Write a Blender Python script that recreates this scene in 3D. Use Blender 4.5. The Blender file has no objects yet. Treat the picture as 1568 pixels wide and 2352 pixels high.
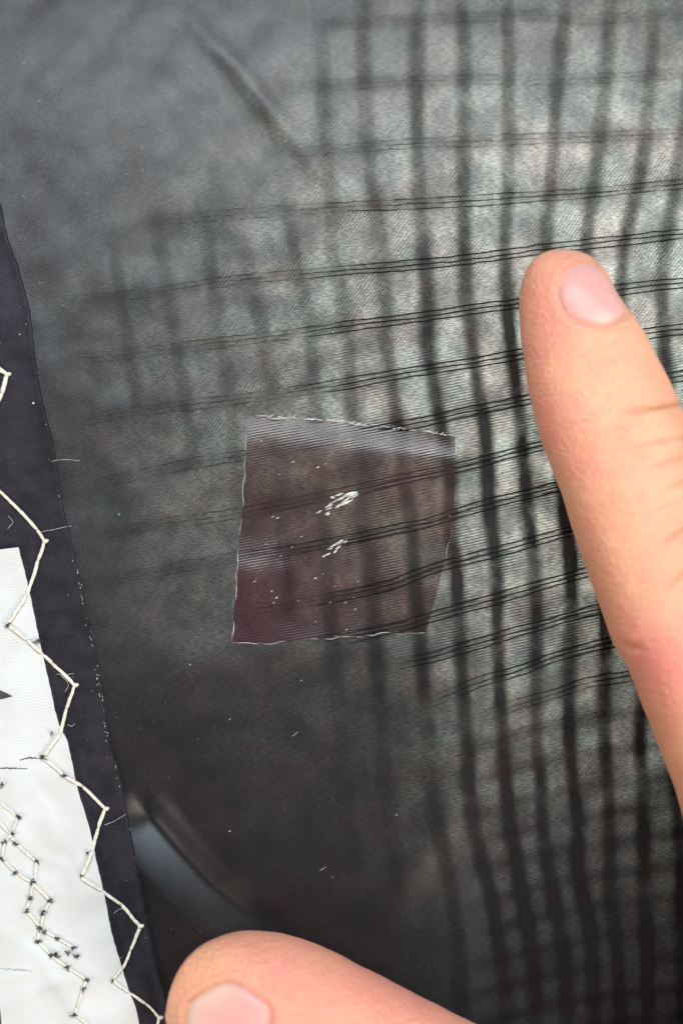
import bpy, bmesh, math, random
import numpy as np
from mathutils import Vector
from mathutils.bvhtree import BVHTree

random.seed(4)
RNG = np.random.default_rng(11)
scene = bpy.context.scene
COL = scene.collection

# ------------------------------------------------------------------ camera
FRAME_W = 0.093                      # metres of cloth across the picture
S = FRAME_W / 1568.0                 # one layout unit (1/1568 of the width)
D = 0.22                             # camera height over the cloth
cam_d = bpy.data.cameras.new('camera')
cam = bpy.data.objects.new('camera', cam_d)
COL.objects.link(cam)
cam.location = (0, 0, D)
cam_d.sensor_fit = 'VERTICAL'
cam_d.sensor_height = 36.0
cam_d.lens = 36.0 * D / (2352 * S)
cam_d.clip_start = 0.01
cam_d.clip_end = 20
cam_d.dof.use_dof = True
cam_d.dof.focus_distance = D - 0.0005
cam_d.dof.aperture_fstop = 6.0
scene.camera = cam

# ------------------------------------------------------------------ light
world = bpy.data.worlds.new('World')
scene.world = world
world.use_nodes = True
bg = world.node_tree.nodes['Background']
bg.inputs['Color'].default_value = (0.80, 0.90, 1.0, 1)
bg.inputs['Strength'].default_value = 0.018


def area(name, loc, target, size, power, color):
    l = bpy.data.lights.new(name, 'AREA')
    l.shape = 'DISK'
    l.size = size
    l.energy = power
    l.color = color
    o = bpy.data.objects.new(name, l)
    COL.objects.link(o)
    o.location = loc
    d = Vector(target) - Vector(loc)
    o.rotation_euler = d.to_track_quat('-Z', 'Y').to_euler()
    return o


area('window_light', (0.0, 0.52, 0.60), (0, 0, 0), 0.34, 5.7, (0.84, 0.93, 1.0))
area('room_lamp', (0.48, -0.50, 0.38), (0, 0, 0), 0.26, 4.2, (1.0, 0.92, 0.82))
area('fold_fill', (0.40, 0.26, 0.66), (0, 0, 0), 0.24, 3.6, (0.74, 0.90, 1.0))  # added to brighten the fold facet; stands for no known source
area('side_fill', (-0.52, -0.26, 0.44), (0, 0, 0), 0.30, 2.5, (1.0, 0.92, 0.86))  # added fill from the left to even out the skin
bl = area('back_light', (0.041, 0.020, -0.050), (0.036, 0.020, 0), 0.085, 0.036, (0.96, 1.0, 0.92))
bl.data.spread = math.radians(102)

scene.cycles.max_bounces = 6
scene.cycles.transparent_max_bounces = 10
vs = scene.view_settings
vs.view_transform = 'Standard'
vs.look = 'None'
vs.exposure = 0.0
vs.gamma = 1.0
vs.use_curve_mapping = False


# ------------------------------------------------------------------ helpers
def catmull(pts, n):
    p = np.asarray(pts, float)
    t = np.zeros(len(p))
    d = np.sqrt(((p[1:, :2] - p[:-1, :2]) ** 2).sum(1)) + 1e-9
    t[1:] = np.cumsum(d)
    q = np.linspace(0, t[-1], n)
    m = np.zeros_like(p)
    for i in range(len(p)):
        a, b = max(i - 1, 0), min(i + 1, len(p) - 1)
        m[i] = (p[b] - p[a]) / (t[b] - t[a])
    idx = np.clip(np.searchsorted(t, q, 'right') - 1, 0, len(p) - 2)
    h = (t[idx + 1] - t[idx])
    u = ((q - t[idx]) / h)[:, None]
    h = h[:, None]
    return ((2 * u**3 - 3 * u**2 + 1) * p[idx] + (u**3 - 2 * u**2 + u) * h * m[idx]
            + (-2 * u**3 + 3 * u**2) * p[idx + 1] + (u**3 - u**2) * h * m[idx + 1])


def length_of(pts):
    p = np.asarray(pts, float)[:, :2]
    return float(np.sqrt(((p[1:] - p[:-1]) ** 2).sum(1)).sum())


def seg_dist(X, Y, line):
    """distance to a polyline, signed side and position along it (0..1)"""
    L = np.asarray(line, float)
    best = np.full(np.shape(X), 1e9)
    side = np.zeros(np.shape(X))
    pos = np.zeros(np.shape(X))
    tot, acc = length_of(L), 0.0
    for a, b in zip(L[:-1], L[1:]):
        dx, dy = b - a
        l2 = dx * dx + dy * dy
        t = np.clip(((X - a[0]) * dx + (Y - a[1]) * dy) / l2, 0, 1)
        ex, ey = X - (a[0] + t * dx), Y - (a[1] + t * dy)
        d = np.sqrt(ex * ex + ey * ey)
        m = d < best
        best = np.where(m, d, best)
        side = np.where(m, np.sign(dx * ey - dy * ex), side)
        pos = np.where(m, (acc + t * math.sqrt(l2)) / tot, pos)
        acc += math.sqrt(l2)
    return best, side, pos


def inside(X, Y, poly):
    P = np.asarray(poly, float)
    r = np.zeros(np.shape(X), bool)
    for (x0, y0), (x1, y1) in zip(P, np.roll(P, -1, 0)):
        c = ((y0 > Y) != (y1 > Y)) & (X < (x1 - x0) * (Y - y0) / (y1 - y0 + 1e-12) + x0)
        r ^= c
    return r


_G = [RNG.random((97, 97)) for _ in range(6)]


def vnoise(X, Y, wl, k=0):
    """smooth value noise, -1..1, feature size wl"""
    g = _G[k]
    x, y = np.asarray(X, float) / wl + 40, np.asarray(Y, float) / wl + 40
    xi, yi = np.floor(x).astype(int), np.floor(y).astype(int)
    fx, fy = x - xi, y - yi
    fx, fy = fx * fx * fx * (fx * (fx * 6 - 15) + 10), fy * fy * fy * (fy * (fy * 6 - 15) + 10)
    a, b = g[xi % 97, yi % 97], g[(xi + 1) % 97, yi % 97]
    c, d = g[xi % 97, (yi + 1) % 97], g[(xi + 1) % 97, (yi + 1) % 97]
    return 2 * ((a * (1 - fx) + b * fx) * (1 - fy) + (c * (1 - fx) + d * fx) * fy) - 1


def smooth(e0, e1, x):
    t = np.clip((x - e0) / (e1 - e0), 0, 1)
    return t * t * (3 - 2 * t)


# --------------------------------------------------- the shape of the cloth
CREASE = [(430, 20), (480, 95), (545, 155), (600, 225), (645, 285), (700, 350), (770, 440)]
FOLD = [(262, 1755), (300, 1815), (345, 1880), (400, 1945), (480, 2032), (560, 2095), (640, 2130)]


def H(px, py):
    """height of the cloth in metres; layout coordinates"""
    px, py = np.asarray(px, float), np.asarray(py, float)
    u, v = (px - 784) / 784, (py - 1176) / 1176
    w = np.abs(np.minimum(v, 0))
    up = np.where(w < 1.15, 9.1 * w ** 2.5, 9.1 * 1.15 ** 2.5 + 28.0 * (w - 1.15)) + 1.2 * 1.7 * (1 - np.exp(-np.maximum(v, 0) ** 2 / 1.7))
    h = -up - np.where(u < 0, -2.4, 1.0) * 1.7 * (1 - np.exp(-u * u / 1.7))
    h = h - 2.5 * np.exp(-((px - 1180) / 260) ** 2 - ((py - 2080) / 330) ** 2)
    d, sd, t = seg_dist(px, py, CREASE)
    tap = np.sin(np.clip(t, 0, 1) * math.pi) ** 0.6
    sgn = d * sd
    h = h + tap * 0.42 * np.exp(-(sgn / 24) ** 2)
    h = h - tap * 0.50 * np.exp(-((sgn - 70) / 60) ** 2)
    d, sd, t = seg_dist(px, py, FOLD)
    sgn = d * sd                       # + on the lower left side
    tap = smooth(0.10, 0.30, t) * (1 - np.clip(t, 0, 1)) ** 0.55
    facet = np.where(sgn > 0, np.clip(1 - sgn / 95, 0, 1) ** 1.2, smooth(-85, 0, sgn) ** 1.8)
    h = h - tap * 2.2 * facet
    # soft lumps of the slack cloth
    slack = smooth(1000, 500, px) * smooth(1750, 1300, py)
    h = h + slack * (0.20 * vnoise(px + 0.3 * py, py, 95, 0) + 0.08 * vnoise(px, py, 47, 1))
    h = h + 0.10 * vnoise(px, py, 170, 2)
    h = h + 0.03 * vnoise(px, py, 60, 3)
    # puff under the lower edge of the patch and by its upper right corner
    d, sd, t = seg_dist(px, py, [(600, 1500), (760, 1512), (980, 1490)])
    h = h + 0.35 * np.exp(-((d * sd + 18) / 34) ** 2) * np.sin(np.clip(t, 0, 1) * math.pi)
    d, sd, t = seg_dist(px, py, [(930, 950), (1030, 1010), (1100, 1000)])
    h = h + 0.30 * np.exp(-(d / 50) ** 2)
    d, sd, t = seg_dist(px, py, [(1306, 640), (1392, 950), (1492, 1250), (1650, 1640)])
    h = h - 0.8 * np.exp(-(d / 190) ** 2)
    d, sd, t = seg_dist(px, py, [(470, 2280), (800, 2440), (1180, 2640)])
    h = h - 0.7 * np.exp(-(d / 230) ** 2)
    # long pull lines from the thumb
    for ln, a, w in (([(640, 2110), (560, 1750), (420, 1500)], 0.22, 45),
                     ([(860, 2130), (1010, 1900), (1120, 1650)], 0.30, 40),
                     ([(1120, 2352), (1290, 2100), (1300, 1850)], 0.35, 45)):
        d, sd, t = seg_dist(px, py, ln)
        h = h + a * np.exp(-(d / w) ** 2) * np.sin(np.clip(t, 0, 1) * math.pi)
    return h * 1e-3


def W(px, py, up=0.0):
    """layout coordinates -> points lying on the cloth, raised by up metres"""
    px, py = np.asarray(px, float), np.asarray(py, float)
    z = H(px, py) + up
    k = (D - z) / D
    return np.stack([(px - 784) * S * k, (1176 - py) * S * k, z], -1)


def to_layout(co):
    k = D / (D - co[:, 2])
    return 784 + co[:, 0] * k / S, 1176 - co[:, 1] * k / S


# ------------------------------------------------------------- mesh building
def link(name, mesh, mat, parent=None):
    o = bpy.data.objects.new(name, mesh)
    COL.objects.link(o)
    if mat:
        mesh.materials.append(mat)
    if parent:
        o.parent = parent
    return o


def mesh_obj(name, verts, faces, mat, parent=None, uv=None, attrs=None, flat=False):
    me = bpy.data.meshes.new(name)
    me.from_pydata([tuple(v) for v in np.asarray(verts, float)], [], faces)
    if uv is not None:
        l = me.uv_layers.new(name='layout')
        vi = np.zeros(len(me.loops), int)
        me.loops.foreach_get('vertex_index', vi)
        l.data.foreach_set('uv', np.asarray(uv, np.float32)[vi].ravel())
    for k, a in (attrs or {}).items():
        at = me.attributes.new(k, 'FLOAT', 'POINT')
        at.data.foreach_set('value', np.asarray(a, np.float32).ravel())
    if not flat:
        me.polygons.foreach_set('use_smooth', [True] * len(me.polygons))
    me.update()
    return link(name, me, mat, parent)


def grid_faces(nu, nv):
    i = np.arange((nu - 1) * (nv - 1))
    r, c = i // (nu - 1), i % (nu - 1)
    a = r * nu + c
    return np.stack([a + nu, a + nu + 1, a + 1, a], 1).tolist()


def sheet(name, GX, GY, up, mat, parent, attrs=None, offset=None):
    """a piece of cloth: 2-D arrays of layout coordinates"""
    nv, nu = GX.shape
    co = W(GX, GY, up if offset is None else up + offset).reshape(-1, 3)
    uv = np.stack([GX.ravel() / 100, GY.ravel() / 100], 1)
    at = {k: a.ravel() for k, a in (attrs or {}).items()}
    return mesh_obj(name, co, grid_faces(nu, nv), mat, parent, uv, at)


def tube(points, radii, n=7, squash=1.0):
    P = np.asarray(points, float)
    T = np.gradient(P, axis=0)
    T /= np.linalg.norm(T, axis=1)[:, None] + 1e-12
    up = np.array([0, 0, 1.0])
    Sd = np.cross(T, up)
    Sd /= np.linalg.norm(Sd, axis=1)[:, None] + 1e-12
    N = np.cross(Sd, T)
    a = np.linspace(0, 2 * math.pi, n, endpoint=False)
    r = np.broadcast_to(np.asarray(radii, float), (len(P),))
    V = P[:, None] + r[:, None, None] * (np.cos(a)[None, :, None] * Sd[:, None] + squash * np.sin(a)[None, :, None] * N[:, None])
    V = V.reshape(-1, 3)
    F = []
    for i in range(len(P) - 1):
        for j in range(n):
            F.append((i * n + j, i * n + (j + 1) % n, (i + 1) * n + (j + 1) % n, (i + 1) * n + j))
    F.append(tuple(range(n))[::-1])
    F.append(tuple((len(P) - 1) * n + j for j in range(n)))
    return V, F


def tube_obj(name, points, radii, mat, parent, n=7, squash=1.0, attrs=None):
    V, F = tube(points, radii, n, squash)
    at = {k: np.repeat(a, n) for k, a in (attrs or {}).items()}
    return mesh_obj(name, V, F, mat, parent, attrs=at)


# ------------------------------------------------------------------ materials
class M:
    def __init__(self, name):
        self.m = bpy.data.materials.new(name)
        self.m.use_nodes = True
        self.t = self.m.node_tree
        self.t.nodes.clear()
        self.out = self.t.nodes.new('ShaderNodeOutputMaterial')

    def n(self, kind, **kw):
        nd = self.t.nodes.new(kind)
        for k, v in kw.items():
            if k in ('operation', 'blend_type', 'data_type', 'attribute_name', 'noise_dimensions', 'feature', 'uv_map', 'attribute_type', 'distribution', 'clamp'):
                setattr(nd, k, v)
            else:
                self.set(nd, k, v)
        return nd

    def set(self, nd, key, v):
        if key.startswith('i') and key[1:].isdigit():
            sock = nd.inputs[int(key[1:])]
        else:
            sock = nd.inputs[key.replace('_', ' ')]
        if isinstance(v, bpy.types.NodeSocket):
            self.t.links.new(v, sock)
        elif isinstance(v, bpy.types.Node):
            self.t.links.new(v.outputs[0], sock)
        elif isinstance(v, tuple) and len(v) == 3 and sock.type == 'RGBA':
            sock.default_value = (*v, 1)
        else:
            sock.default_value = v

    def math(self, op, a, b=0.0, c=0.0):
        return self.n('ShaderNodeMath', operation=op, i0=a, i1=b, i2=c).outputs[0]

    def mix(self, f, a, b):
        nd = self.n('ShaderNodeMix', data_type='RGBA')
        self.set(nd, 'i0', f)
        self.set(nd, 'i6', a)
        self.set(nd, 'i7', b)
        return nd.outputs[2]

    def scale(self, col, f):
        nd = self.n('ShaderNodeVectorMath', operation='SCALE')
        self.set(nd, 'i0', col)
        self.set(nd, 'Scale', f)
        return nd.outputs[0]

    def noise(self, vec, sc, detail=2.0, rough=0.5):
        nd = self.n('ShaderNodeTexNoise', Scale=sc, Detail=detail, Roughness=rough)
        self.set(nd, 'Vector', vec)
        return nd.outputs[0]

    def ramp(self, f, e0, e1):
        nd = self.n('ShaderNodeMapRange', i0=f, i1=e0, i2=e1)
        nd.interpolation_type = 'SMOOTHSTEP'
        return nd.outputs[0]

    def attr(self, name):
        return self.n('ShaderNodeAttribute', attribute_name=name).outputs['Fac']

    def done(self, shader):
        self.t.links.new(shader.outputs[0] if isinstance(shader, bpy.types.Node) else shader, self.out.inputs[0])
        return self.m


def stretched(m, uv, ang, sx, sy):
    nd = m.n('ShaderNodeMapping')
    m.set(nd, 'Vector', uv)
    nd.inputs['Rotation'].default_value = (0, 0, ang)
    nd.inputs['Scale'].default_value = (sx, sy, 1)
    return nd.outputs[0]


def weave_lines(m, uv, ang, per, wob=0.5):
    """0..1 stripes across direction ang (radians), period in layout px, broken up"""
    sep = m.n('ShaderNodeSeparateXYZ')
    m.set(sep, 'i0', uv)
    f = 2 * math.pi * 100 / per
    a = m.math('MULTIPLY', sep.outputs[0], math.cos(ang) * f)
    b = m.math('MULTIPLY_ADD', sep.outputs[1], math.sin(ang) * f, a)
    nz = m.noise(uv, 1.3, 2.0)
    nz2 = m.noise(uv, 9.0, 1.0)
    c = m.math('MULTIPLY_ADD', nz, 10.0 * wob, b)
    c = m.math('MULTIPLY_ADD', nz2, 3.5 * wob, c)
    s = m.math('SINE', c)
    return m.math('MULTIPLY_ADD', s, 0.5, 0.5)


def specks(m, uv, scale, keep, size):
    v = m.n('ShaderNodeTexVoronoi', Scale=scale)
    m.set(v, 'Vector', uv)
    sep = m.n('ShaderNodeSeparateColor')
    m.set(sep, 'i0', v.outputs['Color'])
    g = m.math('LESS_THAN', sep.outputs[0], keep)
    sz = m.math('MULTIPLY', sep.outputs[1], size)
    d = m.math('LESS_THAN', v.outputs['Distance'], sz)
    return m.math('MULTIPLY', g, d)


def mat_cloth():
    m = M('black ripstop nylon')
    uv = m.n('ShaderNodeUVMap', uv_map='layout').outputs[0]
    diag = weave_lines(m, uv, math.radians(36), 6.6, 1.5)
    horiz = weave_lines(m, uv, math.radians(78), 6.4, 0.15)
    wdir = m.attr('wdir')
    wv = m.math('MULTIPLY', horiz, wdir)
    dg2 = m.math('MULTIPLY_ADD', diag, 0.62, 0.30)
    wv = m.math('MULTIPLY_ADD', dg2, m.math('SUBTRACT', 1.0, wdir), wv)
    streak = m.noise(stretched(m, uv, math.radians(54), 7, 40), 1.0, 3.0, 0.65)
    puff = m.ramp(m.noise(uv, 1.25, 2.0), 0.30, 0.70)
    grain = m.noise(uv, 42, 2.0)
    blot = m.noise(uv, 0.75, 3.0, 0.55)
    vis = m.ramp(m.noise(uv, 1.1, 2.0), 0.30, 0.66)
    rel = m.attr('relief')
    amp = m.math('MULTIPLY', m.math('MULTIPLY_ADD', vis, 0.75, 0.20), rel)
    low = m.math('SUBTRACT', 1.0, amp)
    wvm = m.math('MULTIPLY_ADD', wv, amp, low)
    tin = m.mix(m.ramp(blot, 0.35, 0.65), (0.345, 0.306, 0.284), (0.308, 0.326, 0.304))
    sk = m.math('MULTIPLY_ADD', m.ramp(streak, 0.3, 0.7), 1.25, 0.38)
    tr = m.scale(tin, m.math('MULTIPLY', m.math('MULTIPLY', wvm, sk), m.math('MULTIPLY_ADD', puff, 0.75, 0.58)))
    tr = m.mix(m.math('MULTIPLY', m.math('SUBTRACT', 1.0, puff), 0.30), tr, m.scale(tr, 0.9))
    white = specks(m, uv, 5.5, 0.05, 0.12)
    wdust = specks(m, uv, 15, 0.10, 0.20)
    black = specks(m, uv, 8.0, 0.30, 0.17)
    base = m.mix(m.ramp(blot, 0.35, 0.65), (0.015, 0.010, 0.0105), (0.009, 0.0082, 0.009))
    base = m.scale(base, m.math('MULTIPLY_ADD', streak, 0.9, 0.5))
    base = m.mix(m.math('MULTIPLY', wdust, 0.35), base, (0.35, 0.34, 0.33))
    base = m.mix(m.math('MULTIPLY', white, 0.55), base, (0.5, 0.49, 0.47))  # dust specks, and tiny sparkles painted as pale spots
    tr = m.scale(tr, m.attr('shade_mul'))
    tr = m.mix(m.math('MULTIPLY', black, 0.85), tr, (0.01, 0.01, 0.01))
    hgt = m.math('ADD', m.math('MULTIPLY', wv, amp), m.math('MULTIPLY_ADD', streak, 0.9, m.math('MULTIPLY', grain, 0.8)))
    bp = m.n('ShaderNodeBump', Strength=m.math('MULTIPLY', rel, 0.7), Distance=0.00007)
    m.set(bp, 'Height', hgt)
    p = m.n('ShaderNodeBsdfPrincipled', Roughness=0.38)
    m.set(p, 'Base Color', base)
    m.set(p, 'Normal', bp)
    p.inputs['Specular IOR Level'].default_value = 0.45
    t = m.n('ShaderNodeBsdfTranslucent')
    m.set(t, 'Color', tr)
    ad = m.n('ShaderNodeAddShader', i0=p, i1=t)
    return m.done(ad)


def mat_band(name, col, warm=None):
    """bundle of loose yarn: dense in the middle, thinning out to its edges"""
    m = M(name)
    uv = m.n('ShaderNodeUVMap', uv_map='layout').outputs[0]
    a = m.attr('yarn')
    n1 = m.noise(uv, 1.6, 2.0)
    n2 = m.noise(stretched(m, uv, 0.0, 30, 6), 1.0, 2.0)
    f = m.math('MULTIPLY_ADD', n1, 0.9, 0.55)
    f = m.math('MULTIPLY', f, m.math('MULTIPLY_ADD', n2, 0.3, 0.85))
    al = m.math('MINIMUM', m.math('MULTIPLY', a, f), 0.96)
    d = m.n('ShaderNodeBsdfPrincipled', Roughness=0.6)
    m.set(d, 'Base Color', m.mix(m.ramp(m.noise(uv, 0.55, 1.0), 0.5, 0.7), col, warm) if warm else col)
    d.inputs['Specular IOR Level'].default_value = 0.12
    tp = m.n('ShaderNodeBsdfTransparent')
    return m.done(m.n('ShaderNodeMixShader', i0=al, i1=tp, i2=d))


def mat_plain(name, col, rough=0.6, col2=None, sc=400.0, spec=0.4):
    m = M(name)
    p = m.n('ShaderNodeBsdfPrincipled', Roughness=rough)
    if col2:
        g = m.n('ShaderNodeNewGeometry')
        f = m.ramp(m.noise(g.outputs['Position'], sc, 3.0), 0.35, 0.65)
        m.set(p, 'Base Color', m.mix(f, col, col2))
    else:
        m.set(p, 'Base Color', col)
    p.inputs['Specular IOR Level'].default_value = spec
    return m.done(p)


def mat_patch():
    m = M('brown repair film')
    uv = m.n('ShaderNodeUVMap', uv_map='layout').outputs[0]
    hz = weave_lines(m, uv, math.radians(80), 6.2, 0.12)
    blot = m.noise(uv, 0.8, 3.0)
    dye = m.attr('dye')
    tint = m.mix(m.ramp(blot, 0.35, 0.65), (0.66, 0.49, 0.46), (0.84, 0.72, 0.66))
    tint = m.mix(dye, tint, (0.60, 0.38, 0.40))
    tp = m.n('ShaderNodeBsdfTransparent')
    m.set(tp, 'Color', tint)
    sp = specks(m, uv, 7.0, 0.25, 0.14)
    base = m.mix(m.ramp(blot, 0.3, 0.7), (0.045, 0.022, 0.024), (0.065, 0.044, 0.042))
    base = m.mix(dye, base, (0.075, 0.030, 0.038))
    base = m.scale(base, m.math('MULTIPLY_ADD', hz, 0.7, 0.6))
    base = m.mix(m.math('MULTIPLY', sp, 0.5), base, (0.5, 0.46, 0.44))
    bp = m.n('ShaderNodeBump', Strength=0.5, Distance=0.00005)
    m.set(bp, 'Height', hz)
    p = m.n('ShaderNodeBsdfPrincipled', Roughness=0.29)
    m.set(p, 'Base Color', base)
    m.set(p, 'Normal', bp)
    p.inputs['Specular IOR Level'].default_value = 1.0
    return m.done(m.n('ShaderNodeMixShader', i0=0.46, i1=tp, i2=p))


def mat_strip():
    m = M('dark seam tape')
    uv = m.n('ShaderNodeUVMap', uv_map='layout').outputs[0]
    blot = m.noise(uv, 1.5, 4.0, 0.6)
    fine = m.noise(uv, 30, 2.0)
    c = m.mix(m.ramp(blot, 0.35, 0.65), (0.010, 0.009, 0.013), (0.022, 0.017, 0.023))
    c = m.scale(c, m.math('MULTIPLY_ADD', fine, 1.2, 0.45))
    sp = specks(m, uv, 9.0, 0.14, 0.15)
    c = m.mix(m.math('MULTIPLY', sp, 0.4), c, (0.4, 0.39, 0.37))
    bp = m.n('ShaderNodeBump', Strength=0.8, Distance=0.00010)
    m.set(bp, 'Height', m.math('ADD', fine, blot))
    p = m.n('ShaderNodeBsdfPrincipled', Roughness=0.48)
    m.set(p, 'Base Color', c)
    m.set(p, 'Normal', bp)
    p.inputs['Specular IOR Level'].default_value = 0.22
    return m.done(p)


def mat_dacron():
    m = M('white woven dacron')
    uv = m.n('ShaderNodeUVMap', uv_map='layout').outputs[0]
    wv = weave_lines(m, uv, math.radians(80), 7.0, 0.1)
    fade = m.attr('woven')
    blot = m.noise(uv, 0.9, 3.0)
    c = m.mix(m.ramp(blot, 0.3, 0.7), (0.60, 0.58, 0.55), (0.66, 0.65, 0.63))
    c = m.scale(c, m.math('MULTIPLY_ADD', m.math('MULTIPLY', wv, fade), 0.06, 0.95))
    dirt = specks(m, uv, 3.0, 0.10, 0.07)
    c = m.mix(m.math('MULTIPLY', dirt, 0.6), c, (0.25, 0.23, 0.21))
    bp = m.n('ShaderNodeBump', Strength=0.5, Distance=0.00006)
    m.set(bp, 'Height', m.math('MULTIPLY', wv, fade))
    p = m.n('ShaderNodeBsdfPrincipled', Roughness=0.5)
    m.set(p, 'Base Color', c)
    m.set(p, 'Normal', bp)
    return m.done(p)


def mat_thread():
    m = M('cream polyester thread')
    g = m.n('ShaderNodeNewGeometry').outputs['Position']
    nz = m.noise(g, 2600, 3.0)
    n2 = m.noise(g, 300, 2.0)
    c = m.mix(m.ramp(nz, 0.3, 0.7), (0.62, 0.54, 0.42), (0.84, 0.79, 0.68))
    c = m.mix(m.math('MULTIPLY', m.ramp(n2, 0.5, 0.75), 0.5), c, (0.66, 0.64, 0.60))
    bp = m.n('ShaderNodeBump', Strength=0.8, Distance=0.0001)
    m.set(bp, 'Height', nz)
    p = m.n('ShaderNodeBsdfPrincipled', Roughness=0.65)
    m.set(p, 'Base Color', c)
    m.set(p, 'Normal', bp)
    return m.done(p)


def mat_skin():
    m = M('skin')
    g = m.n('ShaderNodeNewGeometry').outputs['Position']
    red = m.attr('flush')
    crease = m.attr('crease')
    n1 = m.noise(g, 170, 3.0)
    n2 = m.noise(g, 1500, 3.0, 0.6)
    vor = m.n('ShaderNodeTexVoronoi', Scale=2100.0)
    m.set(vor, 'Vector', g)
    c = m.mix(m.ramp(n1, 0.3, 0.7), (0.88, 0.395, 0.235), (0.90, 0.445, 0.265))
    c = m.mix(m.math('MULTIPLY', m.ramp(m.noise(g, 520, 3.0), 0.46, 0.70), 0.55), c, (0.88, 0.36, 0.26))
    c = m.mix(red, c, (0.88, 0.30, 0.235))
    c = m.mix(crease, c, (0.55, 0.23, 0.12))  # shade of creases and nail grooves painted into the skin colour
    c = m.scale(c, m.math('MULTIPLY_ADD', n2, 0.16, 0.92))
    mp = m.n('ShaderNodeMapping')
    m.set(mp, 'Vector', g)
    mp.inputs['Rotation'].default_value = (0, 0, math.radians(-20))
    mp.inputs['Scale'].default_value = (260, 1500, 260)
    lines = m.noise(mp.outputs[0], 1.0, 3.0, 0.6)
    hgt = m.math('MULTIPLY_ADD', vor.outputs['Distance'], 0.7, m.math('MULTIPLY_ADD', lines, 1.3, n2))
    bp = m.n('ShaderNodeBump', Strength=0.9, Distance=0.00022)
    m.set(bp, 'Height', hgt)
    p = m.n('ShaderNodeBsdfPrincipled', Roughness=0.42)
    m.set(p, 'Base Color', c)
    m.set(p, 'Normal', bp)
    p.inputs['Subsurface Weight'].default_value = 0.32
    p.inputs['Subsurface Radius'].default_value = (1.0, 0.38, 0.2)
    p.inputs['Subsurface Scale'].default_value = 0.0016
    p.inputs['Specular IOR Level'].default_value = 0.35
    return m.done(p)


def mat_nail():
    m = M('nail')
    pale = m.attr('pale')
    g = m.n('ShaderNodeNewGeometry').outputs['Position']
    n1 = m.noise(g, 500, 2.0)
    c = m.mix(m.ramp(n1, 0.3, 0.7), (0.76, 0.36, 0.32), (0.79, 0.40, 0.35))
    c = m.mix(pale, c, (0.84, 0.56, 0.44))
    p = m.n('ShaderNodeBsdfPrincipled', Roughness=0.36)
    m.set(p, 'Base Color', c)
    p.inputs['Subsurface Weight'].default_value = 0.3
    p.inputs['Subsurface Radius'].default_value = (1.0, 0.4, 0.25)
    p.inputs['Subsurface Scale'].default_value = 0.0012
    p.inputs['Specular IOR Level'].default_value = 0.22
    return m.done(p)


CLOTH = mat_cloth()
WARP = mat_band('dark warp yarn', (0.012, 0.010, 0.011), (0.016, 0.008, 0.0075))
WEFT = mat_band('dark weft yarn', (0.014, 0.012, 0.012), (0.024, 0.012, 0.011))
CORD = mat_band('black ripstop cord', (0.006, 0.006, 0.006))
PATCH = mat_patch()
STRIP = mat_strip()
DACRON = mat_dacron()
THREAD = mat_thread()
SKIN = mat_skin()
NAIL = mat_nail()
FRAY = mat_plain('frayed white fibre', (0.80, 0.79, 0.74), 0.5, (0.62, 0.60, 0.56), 1500)
LINT = mat_plain('pale lint', (0.42, 0.40, 0.38), 0.8)
TUFT = mat_plain('charcoal yarn tuft', (0.030, 0.027, 0.027), 0.8, (0.10, 0.085, 0.075), 2500)
INK = mat_plain('black print', (0.035, 0.030, 0.030), 0.6, (0.06, 0.05, 0.05), 900)

# ------------------------------------------------------------------ the cloth
kite = bpy.data.objects.new('kite_canopy', None)
COL.objects.link(kite)
kite.empty_display_size = 0.02
kite['label'] = 'sheer black ripstop kite cloth with brown square repair patch and white stitched edge'
kite['category'] = 'kite cloth'


def axis_values(lo, a, b, hi, fine, coarse):
    return np.concatenate([np.arange(lo, a, coarse), np.arange(a, b, fine), np.arange(b, hi + coarse, coarse)])


gx = axis_values(-1300, -60, 1640, 3700, 7.5, 60)
gy = axis_values(-1300, -60, 2420, 4300, 7.5, 60)
GX, GY = np.meshgrid(gx, gy)
wd = smooth(560, 880, GX) * smooth(690, 860, GY) * smooth(1560, 1460, GY)
wd = np.clip(wd + 0.25 * vnoise(GX, GY, 130, 4), 0, 1)
relief = 1 - 0.80 * smooth(1420, 1700, GY) * smooth(1150, 900, GX) - 0.30 * smooth(500, 150, GY)
# shade painted in: translucency lowered at lower left and along the seam
shade_mul = 1 - 0.72 * np.maximum(smooth(1330, 1600, GY + 0.25 * GX - 160) * smooth(1120, 860, GX), 0.8 * smooth(330, 150, GX - 0.1 * (GY - 900)) * smooth(700, 1000, GY))
shade_mul = np.clip(shade_mul + 0.06 * vnoise(GX, GY, 90, 3), 0, 1)
panel = sheet('ripstop_panel', GX, GY, 0.0, CLOTH, kite, {'wdir': wd, 'relief': relief, 'shade_mul': shade_mul})
panel['label'] = 'black sheer ripstop nylon panel with dark grid of yarns'

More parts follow.
